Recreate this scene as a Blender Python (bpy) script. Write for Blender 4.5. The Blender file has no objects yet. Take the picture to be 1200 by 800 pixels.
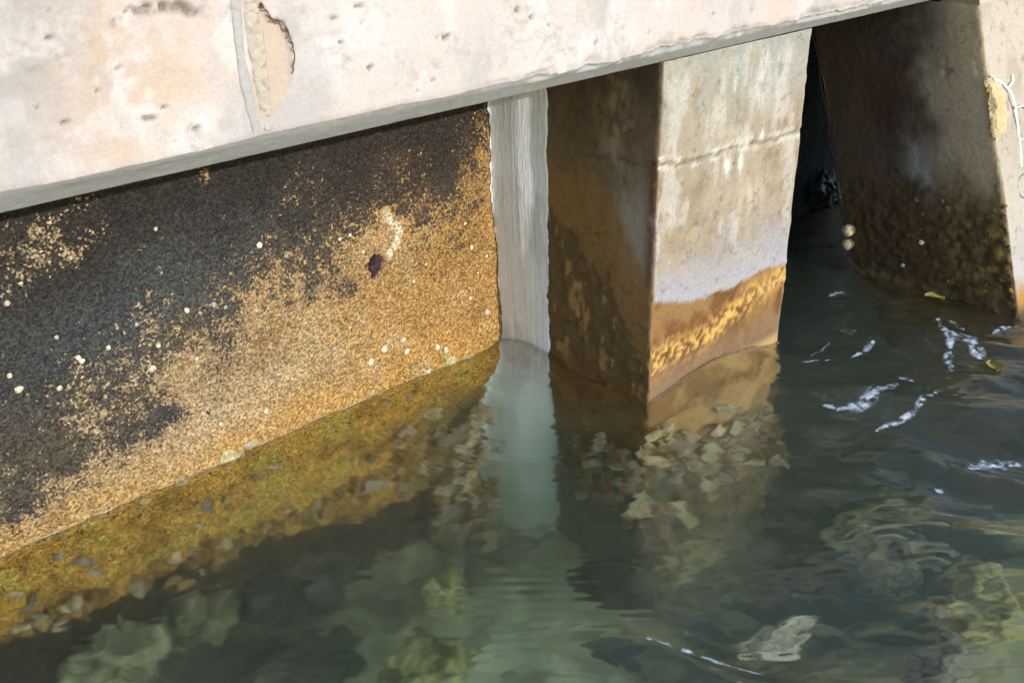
import bpy, math, random
import numpy as np
from mathutils import Matrix, Vector

# ------------------------------------------------------------------ camera, sky, sun, exposure
S = bpy.context.scene
COL = S.collection
R = math.radians
RW = np.array([[0.72711848, 0.31771916, -0.60856655],
               [-0.68612859, 0.30670157, -0.65966788],
               [-0.02294081, 0.89721161, 0.44100458]])      # camera axes as columns
CAM = np.array([0.0, 0.0, 2.0])
FPX = 1155.0                                                # focal length in photo pixels (1200 wide)
cam_data = bpy.data.cameras.new('camera')
cam = bpy.data.objects.new('camera', cam_data)
COL.objects.link(cam)
m4 = Matrix([list(RW[i]) + [CAM[i]] for i in range(3)] + [[0, 0, 0, 1]])
cam.matrix_world = m4
cam_data.sensor_width = 36.0
cam_data.lens = FPX / 1200.0 * 36.0
cam_data.clip_start = 0.05
cam_data.clip_end = 500.0
S.camera = cam

SUN_EL, SUN_AZ = R(18.0), R(3.0)          # the sun stands in front of the wall (-Y), a little to +X
sdir = Vector((math.sin(SUN_AZ) * math.cos(SUN_EL), -math.cos(SUN_AZ) * math.cos(SUN_EL), math.sin(SUN_EL)))
W = bpy.data.worlds.new('World')
S.world = W
W.use_nodes = True
wn = W.node_tree
sky = wn.nodes.new('ShaderNodeTexSky')
sky.sky_type = 'NISHITA'
sky.sun_disc = False
sky.sun_elevation = SUN_EL
sky.sun_rotation = math.pi - SUN_AZ
sky.air_density = 1.0
sky.dust_density = 0.3
bg = wn.nodes['Background']
bg.inputs['Strength'].default_value = 0.15
wn.links.new(sky.outputs[0], bg.inputs[0])
sun_data = bpy.data.lights.new('sun', 'SUN')
sun_data.energy = 2.1
sun_data.angle = R(0.53)
sun_data.color = (1.0, 0.96, 0.91)
sun = bpy.data.objects.new('sun', sun_data)
COL.objects.link(sun)
sun.rotation_euler = (-sdir).to_track_quat('-Z', 'Y').to_euler()
sun.location = sdir * 20
S.view_settings.view_transform = 'Standard'
S.view_settings.look = 'None'
S.view_settings.gamma = 1.0
S.view_settings.exposure = 1.02
S.render.engine = 'CYCLES'
S.cycles.use_denoising = True
S.cycles.max_bounces = 12
S.cycles.diffuse_bounces = 4
S.cycles.transmission_bounces = 8
S.cycles.volume_bounces = 1
S.cycles.caustics_reflective = False
S.cycles.caustics_refractive = True
S.cycles.sample_clamp_indirect = 12.0

# ------------------------------------------------------------------ measuring helpers (photo pixel -> point on a plane)
def ray(px, py):
    v = RW @ np.array([px - 600.0, -(py - 400.0), -FPX])
    return v / np.linalg.norm(v)
def on(px, py, ax, val):
    r = ray(px, py)
    return CAM + r * ((val - CAM[ax]) / r[ax])
def under(px, py, ax, val, n=1.333):
    """the same for a point seen through the water surface at z = 0"""
    r = ray(px, py)
    P = CAM + r * (-CAM[2] / r[2])
    q = np.array([r[0] / n, r[1] / n, 0.0])
    q[2] = -math.sqrt(1 - q[0] ** 2 - q[1] ** 2)
    return P + q * ((val - P[ax]) / q[ax])

# ------------------------------------------------------------------ noise
def _h(ix, iy, iz, seed):
    n = (ix * 374761393 + iy * 668265263 + iz * 2147483647 + seed * 974711) & 0xffffffff
    n = ((n ^ (n >> 13)) * 1274126177) & 0xffffffff
    n = ((n ^ (n >> 16)) * 2246822519) & 0xffffffff
    n = n ^ (n >> 15)
    return (n & 0xffffff) / float(0xffffff)
def vnoise(P, seed=0):
    P = np.asarray(P, float)
    I = np.floor(P).astype(np.int64)
    F = P - I
    F = F * F * F * (F * (F * 6 - 15) + 10)
    x, y, z = I[..., 0], I[..., 1], I[..., 2]
    fx, fy, fz = F[..., 0], F[..., 1], F[..., 2]
    def c(a, b, d): return _h(x + a, y + b, z + d, seed)
    x00 = c(0, 0, 0) * (1 - fx) + c(1, 0, 0) * fx
    x10 = c(0, 1, 0) * (1 - fx) + c(1, 1, 0) * fx
    x01 = c(0, 0, 1) * (1 - fx) + c(1, 0, 1) * fx
    x11 = c(0, 1, 1) * (1 - fx) + c(1, 1, 1) * fx
    y0 = x00 * (1 - fy) + x10 * fy
    y1 = x01 * (1 - fy) + x11 * fy
    return y0 * (1 - fz) + y1 * fz
def fbm(P, scale=1.0, octv=4, seed=0, gain=0.5, stretch=(1, 1, 1)):
    P = np.asarray(P, float) * scale * np.array(stretch)
    a, s, t = 1.0, 0.0, 0.0
    for o in range(octv):
        s = s + a * vnoise(P * 2 ** o + 17.3 * o, seed + o)
        t += a
        a *= gain
    return s / t            # 0..1, mean .5
def sstep(a, b, x):
    t = np.clip((x - a) / (b - a), 0, 1)
    return t * t * (3 - 2 * t)
def mixc(A, B, t):
    return A * (1 - t[:, None]) + np.asarray(B)[None, :] * t[:, None]
def lin(r, g, b, k=1.0):
    f = lambda c: (c / 12.92 if c <= 0.04045 else ((c + 0.055) / 1.055) ** 2.4)
    return np.array([f(r / 255.0), f(g / 255.0), f(b / 255.0)]) * k
def polyline(pts, ax, val, fn=on):
    """photo polyline -> (x, z) arrays along a plane, sorted in the first coordinate"""
    q = np.array([fn(a, b, ax, val) for a, b in pts])
    u = q[:, 0] if ax == 1 else q[:, 1]
    o = np.argsort(u)
    return u[o], q[o, 2]
def segdist(U, V, pts):
    """distance from points (U, V) to a polyline of (u, v)"""
    d = np.full(U.shape, 1e9)
    for (a, b), (c, e) in zip(pts[:-1], pts[1:]):
        L2 = (c - a) ** 2 + (e - b) ** 2 + 1e-12
        t = np.clip(((U - a) * (c - a) + (V - b) * (e - b)) / L2, 0, 1)
        d = np.minimum(d, np.hypot(U - a - t * (c - a), V - b - t * (e - b)))
    return d

# ------------------------------------------------------------------ objects
def tag(o, label=None, cat=None, group=None, kind=None):
    if label: o['label'] = label
    if cat: o['category'] = cat
    if group: o['group'] = group
    if kind: o['kind'] = kind
    return o
def mesh_obj(name, verts, faces, mat, parent=None, smooth=True, attrs=None):
    me = bpy.data.meshes.new(name)
    verts = np.asarray(verts, np.float32)
    if isinstance(faces, np.ndarray):
        n, k = faces.shape
        me.vertices.add(len(verts)); me.vertices.foreach_set('co', verts.ravel())
        me.loops.add(n * k); me.loops.foreach_set('vertex_index', faces.astype(np.int32).ravel())
        me.polygons.add(n)
        me.polygons.foreach_set('loop_start', np.arange(0, n * k, k, dtype=np.int32))
        me.polygons.foreach_set('loop_total', np.full(n, k, np.int32))
        me.update(calc_edges=True)
    else:
        me.from_pydata(verts.tolist(), [], faces)
    me.polygons.foreach_set('use_smooth', [smooth] * len(me.polygons))
    for an, arr in (attrs or {}).items():
        if arr.ndim == 2:
            at = me.attributes.new(an, 'FLOAT_COLOR', 'POINT')
            c4 = np.ones((len(verts), 4), np.float32); c4[:, :3] = arr
            at.data.foreach_set('color', c4.ravel())
        else:
            at = me.attributes.new(an, 'FLOAT', 'POINT')
            at.data.foreach_set('value', arr.astype(np.float32))
    me.validate()
    me.materials.append(mat)
    o = bpy.data.objects.new(name, me)
    COL.objects.link(o)
    if parent: o.parent = parent
    return o
def copy_obj(src, parent, mtx):
    o = src.copy()
    COL.objects.link(o)
    o.parent = parent
    o.matrix_world = mtx
    return o
def grid_faces(nu, nv, flip=False):
    i = np.arange(nu - 1)[:, None] * nv + np.arange(nv - 1)[None, :]
    f = np.stack([i, i + nv, i + nv + 1, i + 1], -1).reshape(-1, 4)
    return f[:, ::-1].copy() if flip else f
def normals_of(V, F):
    N = np.zeros_like(V)
    a, b, c, d = (V[F[:, k]] for k in range(4))
    n = np.cross(c - a, d - b)
    for k in range(4): np.add.at(N, F[:, k], n)
    return N / (np.linalg.norm(N, axis=1)[:, None] + 1e-12)
def coords(*parts):
    """join pieces (start, stop, step) into one rising coordinate list"""
    out = []
    for a, b, s in parts:
        n = max(1, int(round((b - a) / s)))
        out += list(np.linspace(a, b, n, endpoint=False))
    return np.array(out + [parts[-1][1]])

# ------------------------------------------------------------------ materials
def N(nt, t, **kw):
    n = nt.nodes.new(t)
    for k, v in kw.items():
        if k in ('operation', 'blend_type', 'data_type', 'feature', 'attribute_name', 'use_clamp', 'noise_dimensions', 'distance', 'interpolation_type', 'clamp'):
            setattr(n, k, v)
        else:
            n.inputs[k].default_value = v
    return n
def new_mat(name):
    m = bpy.data.materials.new(name)
    m.use_nodes = True
    return m, m.node_tree, m.node_tree.nodes['Principled BSDF']
def painted(name, grain=160, grain_c=0.5, mottle=45, mottle_w=0.9, rough=0.85, bump=0.006, bump_scale=None,
            big_bump=0.0, spec=0.3, cell=0.0, cell_scale=90, streak=None, coarse=0.0, coarse_scale=25, tone=0.0, speck=0.0):
    """vertex colour 'col' and a second colour 'col2' laid over it where the stain value 'mask' beats a fine noise;
       on top a grain of colour and relief"""
    m, nt, p = new_mat(name)
    L = nt.links.new
    geo = N(nt, 'ShaderNodeNewGeometry')
    pos = geo.outputs['Position']
    if streak:
        mp = N(nt, 'ShaderNodeMapping'); mp.inputs['Scale'].default_value = streak
        L(pos, mp.inputs['Vector']); pos = mp.outputs[0]
    a1 = N(nt, 'ShaderNodeAttribute', attribute_name='col')
    a2 = N(nt, 'ShaderNodeAttribute', attribute_name='col2')
    am = N(nt, 'ShaderNodeAttribute', attribute_name='mask')
    n1 = N(nt, 'ShaderNodeTexNoise', Scale=mottle, Detail=6.0, Roughness=0.7)
    L(pos, n1.inputs['Vector'])
    s = N(nt, 'ShaderNodeMath', operation='MULTIPLY_ADD'); s.inputs[1].default_value = mottle_w * 2; s.inputs[2].default_value = -mottle_w
    L(n1.outputs[0], s.inputs[0])
    ad = N(nt, 'ShaderNodeMath', operation='ADD'); L(am.outputs['Fac'], ad.inputs[0]); L(s.outputs[0], ad.inputs[1])
    if coarse:
        nc = N(nt, 'ShaderNodeTexNoise', Scale=coarse_scale, Detail=3.0, Roughness=0.6)
        L(pos, nc.inputs['Vector'])
        s2 = N(nt, 'ShaderNodeMath', operation='MULTIPLY_ADD'); s2.inputs[1].default_value = coarse * 2; s2.inputs[2].default_value = -coarse
        L(nc.outputs[0], s2.inputs[0])
        ad2 = N(nt, 'ShaderNodeMath', operation='ADD'); L(ad.outputs[0], ad2.inputs[0]); L(s2.outputs[0], ad2.inputs[1])
        ad = ad2
    if tone or cell:
        vo = N(nt, 'ShaderNodeTexVoronoi', Scale=cell_scale)
        L(pos, vo.inputs['Vector'])
        sx = N(nt, 'ShaderNodeSeparateColor'); L(vo.outputs['Color'], sx.inputs[0])
    if speck:
        sp = N(nt, 'ShaderNodeMapRange'); sp.inputs[1].default_value = 0.80; sp.inputs[2].default_value = 1.0; sp.inputs[4].default_value = -speck
        L(sx.outputs[1], sp.inputs[0])
        ad3 = N(nt, 'ShaderNodeMath', operation='ADD'); L(ad.outputs[0], ad3.inputs[0]); L(sp.outputs[0], ad3.inputs[1])
        ad = ad3
    mr = N(nt, 'ShaderNodeMapRange', interpolation_type='SMOOTHSTEP'); mr.inputs[1].default_value = 0.34; mr.inputs[2].default_value = 0.66
    L(ad.outputs[0], mr.inputs[0])
    mx = N(nt, 'ShaderNodeMix', data_type='RGBA')
    L(mr.outputs[0], mx.inputs[0]); L(a1.outputs['Color'], mx.inputs[6]); L(a2.outputs['Color'], mx.inputs[7])
    n2 = N(nt, 'ShaderNodeTexNoise', Scale=grain, Detail=4.0, Roughness=0.65)
    L(pos, n2.inputs['Vector'])
    g = N(nt, 'ShaderNodeMapRange'); g.inputs[1].default_value = 0.3; g.inputs[2].default_value = 0.7
    g.inputs[3].default_value = 1 - grain_c; g.inputs[4].default_value = 1 + grain_c
    g.clamp = False
    L(n2.outputs[0], g.inputs[0])
    mu = N(nt, 'ShaderNodeVectorMath', operation='SCALE')
    L(mx.outputs[2], mu.inputs[0]); L(g.outputs[0], mu.inputs['Scale'])
    if tone:
        tm = N(nt, 'ShaderNodeMapRange'); tm.inputs[3].default_value = 1 - tone; tm.inputs[4].default_value = 1 + tone
        L(sx.outputs[0], tm.inputs[0])
        mu2 = N(nt, 'ShaderNodeVectorMath', operation='SCALE')
        L(mu.outputs[0], mu2.inputs[0]); L(tm.outputs[0], mu2.inputs['Scale'])
        mu = mu2
    L(mu.outputs[0], p.inputs['Base Color'])
    height = n2.outputs[0]
    if cell:
        hm = N(nt, 'ShaderNodeMath', operation='MULTIPLY_ADD'); hm.inputs[1].default_value = -cell
        L(vo.outputs['Distance'], hm.inputs[0]); L(n2.outputs[0], hm.inputs[2])
        height = hm.outputs[0]
    b = N(nt, 'ShaderNodeBump', Strength=1.0, Distance=bump)
    L(height, b.inputs['Height'])
    nrm = b.outputs[0]
    if big_bump:
        n3 = N(nt, 'ShaderNodeTexNoise', Scale=bump_scale or 30, Detail=5.0)
        L(pos, n3.inputs['Vector'])
        b2 = N(nt, 'ShaderNodeBump', Strength=1.0, Distance=big_bump)
        L(n3.outputs[0], b2.inputs['Height']); L(nrm, b2.inputs['Normal'])
        nrm = b2.outputs[0]
    L(nrm, p.inputs['Normal'])
    p.inputs['Roughness'].default_value = rough
    p.inputs['Specular IOR Level'].default_value = spec
    return m
def plain(name, c, c2=None, scale=60, rough=0.75, bump=0.004, spec=0.3):
    m, nt, p = new_mat(name)
    L = nt.links.new
    geo = N(nt, 'ShaderNodeNewGeometry')
    oi = N(nt, 'ShaderNodeObjectInfo')
    n = N(nt, 'ShaderNodeTexNoise', Scale=scale, Detail=5.0, Roughness=0.65)
    L(geo.outputs['Position'], n.inputs['Vector'])
    mr = N(nt, 'ShaderNodeMapRange'); mr.inputs[1].default_value = 0.3; mr.inputs[2].default_value = 0.7
    L(n.outputs[0], mr.inputs[0])
    mx = N(nt, 'ShaderNodeMix', data_type='RGBA')
    mx.inputs[6].default_value = (*c, 1); mx.inputs[7].default_value = (*(c2 if c2 is not None else c), 1)
    L(mr.outputs[0], mx.inputs[0])
    v = N(nt, 'ShaderNodeMapRange'); v.inputs[3].default_value = 0.5; v.inputs[4].default_value = 1.25
    L(oi.outputs['Random'], v.inputs[0])
    mu = N(nt, 'ShaderNodeVectorMath', operation='SCALE')
    L(mx.outputs[2], mu.inputs[0]); L(v.outputs[0], mu.inputs['Scale'])
    L(mu.outputs[0], p.inputs['Base Color'])
    b = N(nt, 'ShaderNodeBump', Strength=1.0, Distance=bump)
    L(n.outputs[0], b.inputs['Height']); L(b.outputs[0], p.inputs['Normal'])
    p.inputs['Roughness'].default_value = rough
    p.inputs['Specular IOR Level'].default_value = spec
    return m

M = {}
M['fascia'] = painted('beam_concrete', grain=120, grain_c=0.07, mottle=14, mottle_w=0.7, rough=0.9, bump=0.0015, big_bump=0.0022, bump_scale=45)
M['wall'] = painted('crusted_wall', grain=95, grain_c=0.6, mottle=90, mottle_w=1.3, rough=0.85, bump=0.016, cell=0.5, cell_scale=120, coarse=.7, coarse_scale=22, tone=0.45, speck=0.38)
M['pier'] = painted('pier_concrete', grain=130, grain_c=0.18, coarse=.5, coarse_scale=16, mottle=30, mottle_w=0.6, rough=0.75, bump=0.002, big_bump=0.006, bump_scale=34)
M['strip'] = painted('grey_grout', grain=170, grain_c=0.13, mottle=30, mottle_w=0.4, rough=0.8, bump=0.003, streak=(1, 1, 0.13))
M['bed'] = painted('seabed_mud', grain=40, grain_c=0.30, mottle=9, mottle_w=0.4, rough=0.9, bump=0.01, big_bump=0.03, bump_scale=14)
M['rock'] = painted('weedy_rock', grain=45, grain_c=0.45, mottle=16, mottle_w=0.8, rough=0.9, bump=0.008, big_bump=0.02, bump_scale=20)
M['barnacle'] = plain('barnacle_shell', lin(250, 242, 222, .85), lin(226, 208, 172, .8), 160)
M['oyster'] = plain('oyster_shell', lin(236, 224, 170, .72), lin(140, 120, 74, .7), 36, bump=0.014)
M['dark_oyster'] = plain('weedy_oyster_shell', lin(196, 160, 90, .68), lin(112, 88, 48, .7), 32, bump=0.01)
M['grey_oyster'] = plain('grey_oyster_shell', lin(222, 210, 176, .68), lin(150, 130, 84, .7), 32, bump=0.01)
M['rust'] = plain('rusty_void', lin(112, 76, 82, .6), lin(44, 34, 46, .6), 70, bump=0.015)
M['glint'] = plain('glint', (.60, .55, .45), (.40, .33, .22), 120)  # pale tone stands for the lit edge of the waterline
M['glint_foam'] = plain('white_glint_foam', (.80, .84, .9), (.42, .50, .62), 70)  # blue-white of reflected sky put into the colour
def patchy(m, scale, lo, hi, edge=False):
    nt = m.node_tree; p = nt.nodes['Principled BSDF']
    g = N(nt, 'ShaderNodeNewGeometry'); n = N(nt, 'ShaderNodeTexNoise', Scale=scale, Detail=4.0)
    nt.links.new(g.outputs['Position'], n.inputs['Vector'])
    q = N(nt, 'ShaderNodeMapRange'); q.inputs[1].default_value = .40; q.inputs[2].default_value = .66; q.inputs[3].default_value = lo; q.inputs[4].default_value = hi
    nt.links.new(n.outputs[0], q.inputs[0])
    o = q.outputs[0]
    if edge:
        a = N(nt, 'ShaderNodeAttribute', attribute_name='edge')
        mm = N(nt, 'ShaderNodeMath', operation='MULTIPLY'); nt.links.new(o, mm.inputs[0]); nt.links.new(a.outputs['Fac'], mm.inputs[1])
        o = mm.outputs[0]
    nt.links.new(o, p.inputs['Alpha'])
patchy(M['glint_foam'], 38, .0, 1.0, True)
patchy(M['glint'], 9, .0, 1.0)
M['white'] = plain('white_deposit', (.82, .82, .80), (.72, .72, .70), 90)
M['ochre'] = plain('ochre_crust', lin(240, 222, 178, .72), lin(205, 172, 112, .7), 60, bump=0.012)
M['mortar'] = plain('rough_mortar', lin(238, 228, 212, .52), lin(222, 208, 190, .50), 70, bump=0.008)
M['filler'] = plain('grey_filler', lin(212, 210, 207, .50), lin(196, 195, 193, .50), 70, bump=0.004)
M['rope'] = plain('tarred_rope', (.03, .025, .02), (.06, .05, .035), 80)
M['float'] = plain('fouled_float', lin(240, 222, 180, .85), lin(190, 165, 120, .8), 60, bump=0.008)
M['black'] = plain('black_mussel', (.018, .02, .028), (.05, .055, .07), 60, rough=0.4)
M['leaf'] = plain('yellow_leaf', lin(175, 160, 85, .7), lin(135, 120, 55, .7), 40)
M['ring'] = plain('grey_ring_mark', (.12, .12, .12), (.2, .2, .2), 60)

# ------------------------------------------------------------------ the dock beam (fascia, chamfer, soffit, top)
def build_beam():
    xs = coords((-6, 0.3, .3), (0.3, 4.8, .007), (4.8, 12, .3))
    prof = []                                     # (y, z) from the soffit round the nose to the top
    prof += [(y, 1.355) for y in (5.5, 4, 3.2, 2.8, 2.5, 2.3, 2.21)]
    prof += [(2.185, 1.355), (2.178, 1.3555), (2.1745, 1.359)]
    for t in np.linspace(0.08, 1, 11): prof.append((2.1745 - .059 * t, 1.359 + .053 * t))
    prof += [(2.1137, 1.4135), (2.113, 1.4150)]
    for z in np.linspace(1.4185, 1.93, 80): prof.append((2.113, z))
    prof += [(2.12, 1.945), (2.14, 1.952), (2.3, 1.953), (3, 1.953), (5.5, 1.953)]
    prof = np.array(prof)
    nu, nv = len(xs), len(prof)
    P = np.zeros((nu, nv, 3))
    P[..., 0] = xs[:, None]; P[..., 1] = prof[None, :, 0]; P[..., 2] = prof[None, :, 1]
    V = P.reshape(-1, 3)
    X, Y, Z = V[:, 0].copy(), V[:, 1].copy(), V[:, 2].copy()
    front = (Y < 2.114)
    nose = (Y < 2.18) & (Z < 1.95)
    # chipped lower arris of the face: more and rougher to the right
    amt = sstep(1.4, 2.6, X)
    e1 = fbm(np.stack([X, 0 * X, 0 * X], 1), 9, 5, 3, .6)
    chip_h = (0.003 + .028 * amt * np.clip(e1 - .35, 0, 1) * 2)
    jag = (fbm(np.stack([X, 0 * X, 0 * X], 1), 22, 5, 6, .65) - .5) * (.004 + .016 * amt) + (fbm(np.stack([X, 0 * X, 0 * X], 1), 4, 2, 7) - .5) * .012
    V[:, 2] += jag * np.exp(-((Z - 1.413) / .018) ** 2) * (Y < 2.17)
    near = np.exp(-((Z - 1.414) / (chip_h + .004)) ** 2) * (Z > 1.40)
    V[:, 1] += near * chip_h * .9 * (.4 + fbm(V, 40, 3, 8))
    V[:, 2] += near * chip_h * .2
    # overall unevenness
    V[:, 1] += nose * ((fbm(V, 3, 3, 1) - .5) * .008 + (fbm(V, 40, 3, 2) - .5) * .003)
    fz = front.astype(float)
    u = lambda px, py: tuple(on(px, py, 1, 2.113)[[0, 2]])
    # spall beside the joint: recessed flake with a broken rim
    rim = [u(306, 4), u(318, 22), u(332, 26), u(340, 45), u(345, 60), u(343, 92), u(330, 120), u(312, 150)]
    rx = np.array([p[0] for p in rim]); rz = np.array([p[1] for p in rim])
    o = np.argsort(rz)
    xr = np.interp(Z, rz[o], rx[o]) + (fbm(V, 60, 3, 5) - .5) * .012
    jx = np.interp(Z, [u(300, 150)[1], u(286, 0)[1]], [u(300, 150)[0], u(286, 0)[0]])
    dep = np.interp(Z, [u(330, 130)[1], u(345, 70)[1], u(318, 22)[1]], [0.0, .012, .02])
    crk = segdist(X, Z, rim[:6]) + (fbm(V, 70, 3, 12) - .5) * .012
    inside = fz * ((X > jx) & (X < xr)) * (Z > u(330, 135)[1])
    V[:, 1] += inside * dep * sstep(0, .006, xr - X) * sstep(0, .12, X - jx + .03)
        # honeycombed line near the top left
    d1 = segdist(X, Z, [u(135, 26), u(150, 15), u(185, 9), u(212, 8), u(222, 14)])
    d2 = segdist(X, Z, [u(230, 18), u(240, 15)])
    hn = fbm(V, 55, 3, 21)
    pit = np.maximum(np.exp(-(d1 / .010) ** 2), np.exp(-(d2 / .008) ** 2)) * sstep(.42, .58, hn)
    # a scatter of blow-holes and gouges
    rnd = random.Random(4)
    spots = [(133, 82, 6), (68, 86, 4), (175, 140, 6), (232, 152, 4), (520, 44, 8), (610, 12, 6), (625, 20, 6), (470, 58, 4),
             (490, 106, 4), (697, 50, 4), (390, 22, 4), (420, 8, 5), (435, 80, 4), (210, 165, 4), (75, 145, 4)]
    spots += [(rnd.uniform(0, 950), rnd.uniform(0, 200), rnd.uniform(1.5, 3)) for _ in range(50)]
    for (a, b, r) in spots:
        x0, z0 = u(a, b)
        rr = r / 420.
        k = np.where(front & (np.abs(X - x0) < .1))[0]
        q = np.exp(-(((X[k] - x0) * .7 + (Z[k] - z0) * .3) / rr) ** 2 - ((Z[k] - z0) / (rr * .5)) ** 2) * sstep(.35, .6, fbm(V[k], 70, 2, 9))
        pit[k] = np.maximum(pit[k], sstep(.25, .55, q))
    rough = [(30, 65, .05), (75, 55, .07), (640, 58, .12), (660, 70, .08), (620, 10, .1), (400, 60, .06)]
    rgh = np.zeros_like(X)
    for (a, b, r) in rough:
        x0, z0 = u(a, b)
        rgh = np.maximum(rgh, np.exp(-((X - x0) ** 2 + (Z - z0) ** 2) / r ** 2))
    V[:, 1] += fz * (pit * .02 + rgh * (fbm(V, 60, 3, 31) - .5) * .02)
    # colour
    C = np.tile(lin(238, 229, 224, .51), (len(V), 1))
    a = fbm(V, 2.6, 7, 40, .62)
    C = mixc(C, lin(238, 222, 211, .51), sstep(.45, .7, a) * .9)
    b = fbm(V, 3.4, 7, 44, .62, stretch=(1.6, 1, .6))
    C = mixc(C, lin(214, 209, 208, .50), sstep(.5, .7, b) * .8)
    C = mixc(C, lin(246, 242, 240, .52), sstep(.56, .68, fbm(V, 7, 6, 46, .62, stretch=(1.3, 1, .7))) * .8)
    for (px, py, r, c, w) in [(40, 60, .22, (196, 192, 190), .9), (150, 130, .14, (238, 212, 188), .8), (235, 145, .06, (252, 252, 254), 1),
                              (230, 165, .08, (250, 250, 252), .8), (210, 90, .10, (240, 216, 194), .7), (640, 70, .10, (246, 240, 236), .7),
                              (130, 45, .12, (240, 208, 180), .5), (440, 20, .12, (248, 242, 240), .8), (390, 50, .1, (246, 244, 244), .7)]:
        x0, z0 = u(px, py)
        C = mixc(C, lin(*c, .50), w * np.exp(-((X - x0) ** 2 + (Z - z0) ** 2) / r ** 2) * sstep(.3, .62, fbm(V, 16, 5, 51, .6)))
    C = mixc(C, lin(232, 206, 182, .5), inside * .7)
    C = mixc(C, lin(130, 118, 105, .45), np.clip(pit * fz * 1.2, 0, 1) * .8)
    cham = ((Z < 1.4125) & (Y < 2.18)).astype(float)
    C = mixc(C, lin(196, 200, 200, .52), cham)
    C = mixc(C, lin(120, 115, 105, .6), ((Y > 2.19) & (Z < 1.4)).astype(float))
    col2 = np.tile(lin(214, 206, 200, .50), (len(V), 1))
    col2 = mixc(col2, lin(222, 214, 192, .52), cham)
    mask = np.full(len(V), .32)
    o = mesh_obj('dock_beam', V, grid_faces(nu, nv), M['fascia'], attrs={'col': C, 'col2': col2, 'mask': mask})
    tag(o, 'pale sunlit concrete dock beam running across the top of the picture, with chipped lower edge', 'dock beam')
    # mortar ridge and grey filler beside the joint
    def ribbon(name, left, right, mat, proud, seed, rough):
        L_ = np.array([on(*p, 1, 2.113) for p in left]); R_ = np.array([on(*p, 1, 2.113) for p in right])
        n = 90; k = 13
        t = np.linspace(0, 1, n)
        li = np.stack([np.interp(t, np.linspace(0, 1, len(L_)), L_[:, i]) for i in range(3)], 1)
        ri = np.stack([np.interp(t, np.linspace(0, 1, len(R_)), R_[:, i]) for i in range(3)], 1)
        s = np.linspace(0, 1, k)
        G = li[:, None] * (1 - s[None, :, None]) + ri[:, None] * s[None, :, None]
        jag = (fbm(G.reshape(-1, 3), 45, 3, seed).reshape(n, k) - .5) * .012
        edge = np.abs(s * 2 - 1)[None, :] ** 3
        G[..., 0] += jag * edge
        prf = np.sqrt(np.clip(1 - np.abs(s * 2 - 1) ** 4, 0, 1))[None, :]
        G[..., 1] = 2.116 + .006 - prf * (proud + .006) + (fbm(G.reshape(-1, 3), 60, 4, seed + 3).reshape(n, k) - .5) * rough
        G[..., 1] += (fbm(G.reshape(-1, 3), 3, 3, 1).reshape(n, k) - .5) * .008
        return mesh_obj(name, G.reshape(-1, 3), grid_faces(n, k, True), mat, o)
    ribbon('mortar_ridge', [(280, -20), (285, 15), (288, 50), (294, 90), (303, 125), (309, 152)],
           [(307, -20), (303, 10), (311, 45), (317, 90), (319, 130), (321, 152)], M['mortar'], .005, 60, .014)
    ribbon('joint_filler', [(265, -20), (268, 10), (273, 50), (279, 95), (288, 130), (295, 156)],
           [(279, -20), (284, 20), (287, 55), (293, 92), (301, 124), (307, 152)], M['filler'], .007, 66, .004)
    global rim_pts
    rim_pts = rim
    return o
beam = build_beam()

# ------------------------------------------------------------------ shells
def shell_mesh(name, rng, mat, n=10, elong=1.3, hgt=.35):
    """an irregular layered shell, about 1 unit long, lying in XY with its dome to +Z"""
    vs = []; fs = []
    ph = [rng.uniform(.62, 1.25) for _ in range(n)]
    off = rng.uniform(-.25, .25)
    rings = [(1.0, 0.0), (.78, .55), (.62, .5), (.32, .95)]
    for ri, (r, h) in enumerate(rings):
        for k in range(n):
            a = 2 * math.pi * k / n
            rr = .5 * r * (1 + (ph[k] - 1) * (1 if ri < 2 else .5))
            vs.append((rr * math.cos(a) * elong + off * h * .6, rr * math.sin(a), (h + rng.uniform(-.3, .3)) * hgt))
    vs.append((off * .6, 0, hgt))
    for ri in range(len(rings) - 1):
        for k in range(n):
            fs.append((ri * n + k, ri * n + (k + 1) % n, (ri + 1) * n + (k + 1) % n, (ri + 1) * n + k))
    b = (len(rings) - 1) * n
    for k in range(n): fs.append((b + k, b + (k + 1) % n, len(vs) - 1))
    me = bpy.data.meshes.new(name)
    me.from_pydata(vs, [], fs)
    me.polygons.foreach_set('use_smooth', [True] * len(me.polygons))
    me.materials.append(mat)
    return me
def cone_mesh(name, rng, mat, n=8):
    vs = []; fs = []
    for (r, h) in ((.5, 0), (.42, .16), (.2, .34), (.13, .2)):
        for k in range(n):
            a = 2 * math.pi * k / n
            q = r * rng.uniform(.86, 1.14)
            vs.append((q * math.cos(a), q * math.sin(a), h))
    for ri in range(3):
        for k in range(n):
            fs.append((ri * n + k, ri * n + (k + 1) % n, (ri + 1) * n + (k + 1) % n, (ri + 1) * n + k))
    fs.append(tuple(3 * n + k for k in range(n)))
    me = bpy.data.meshes.new(name); me.from_pydata(vs, [], fs); me.materials.append(mat)
    return me
rng = random.Random(7)
SH = {k: [shell_mesh('oyster', rng, M[k], hgt=rng.uniform(.25, .45), elong=rng.uniform(1.05, 1.6)) for _ in range(6)]
      for k in ('oyster', 'dark_oyster', 'grey_oyster')}
BN = [cone_mesh('barnacle', rng, M['barnacle']) for _ in range(4)]
RECV = []
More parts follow.
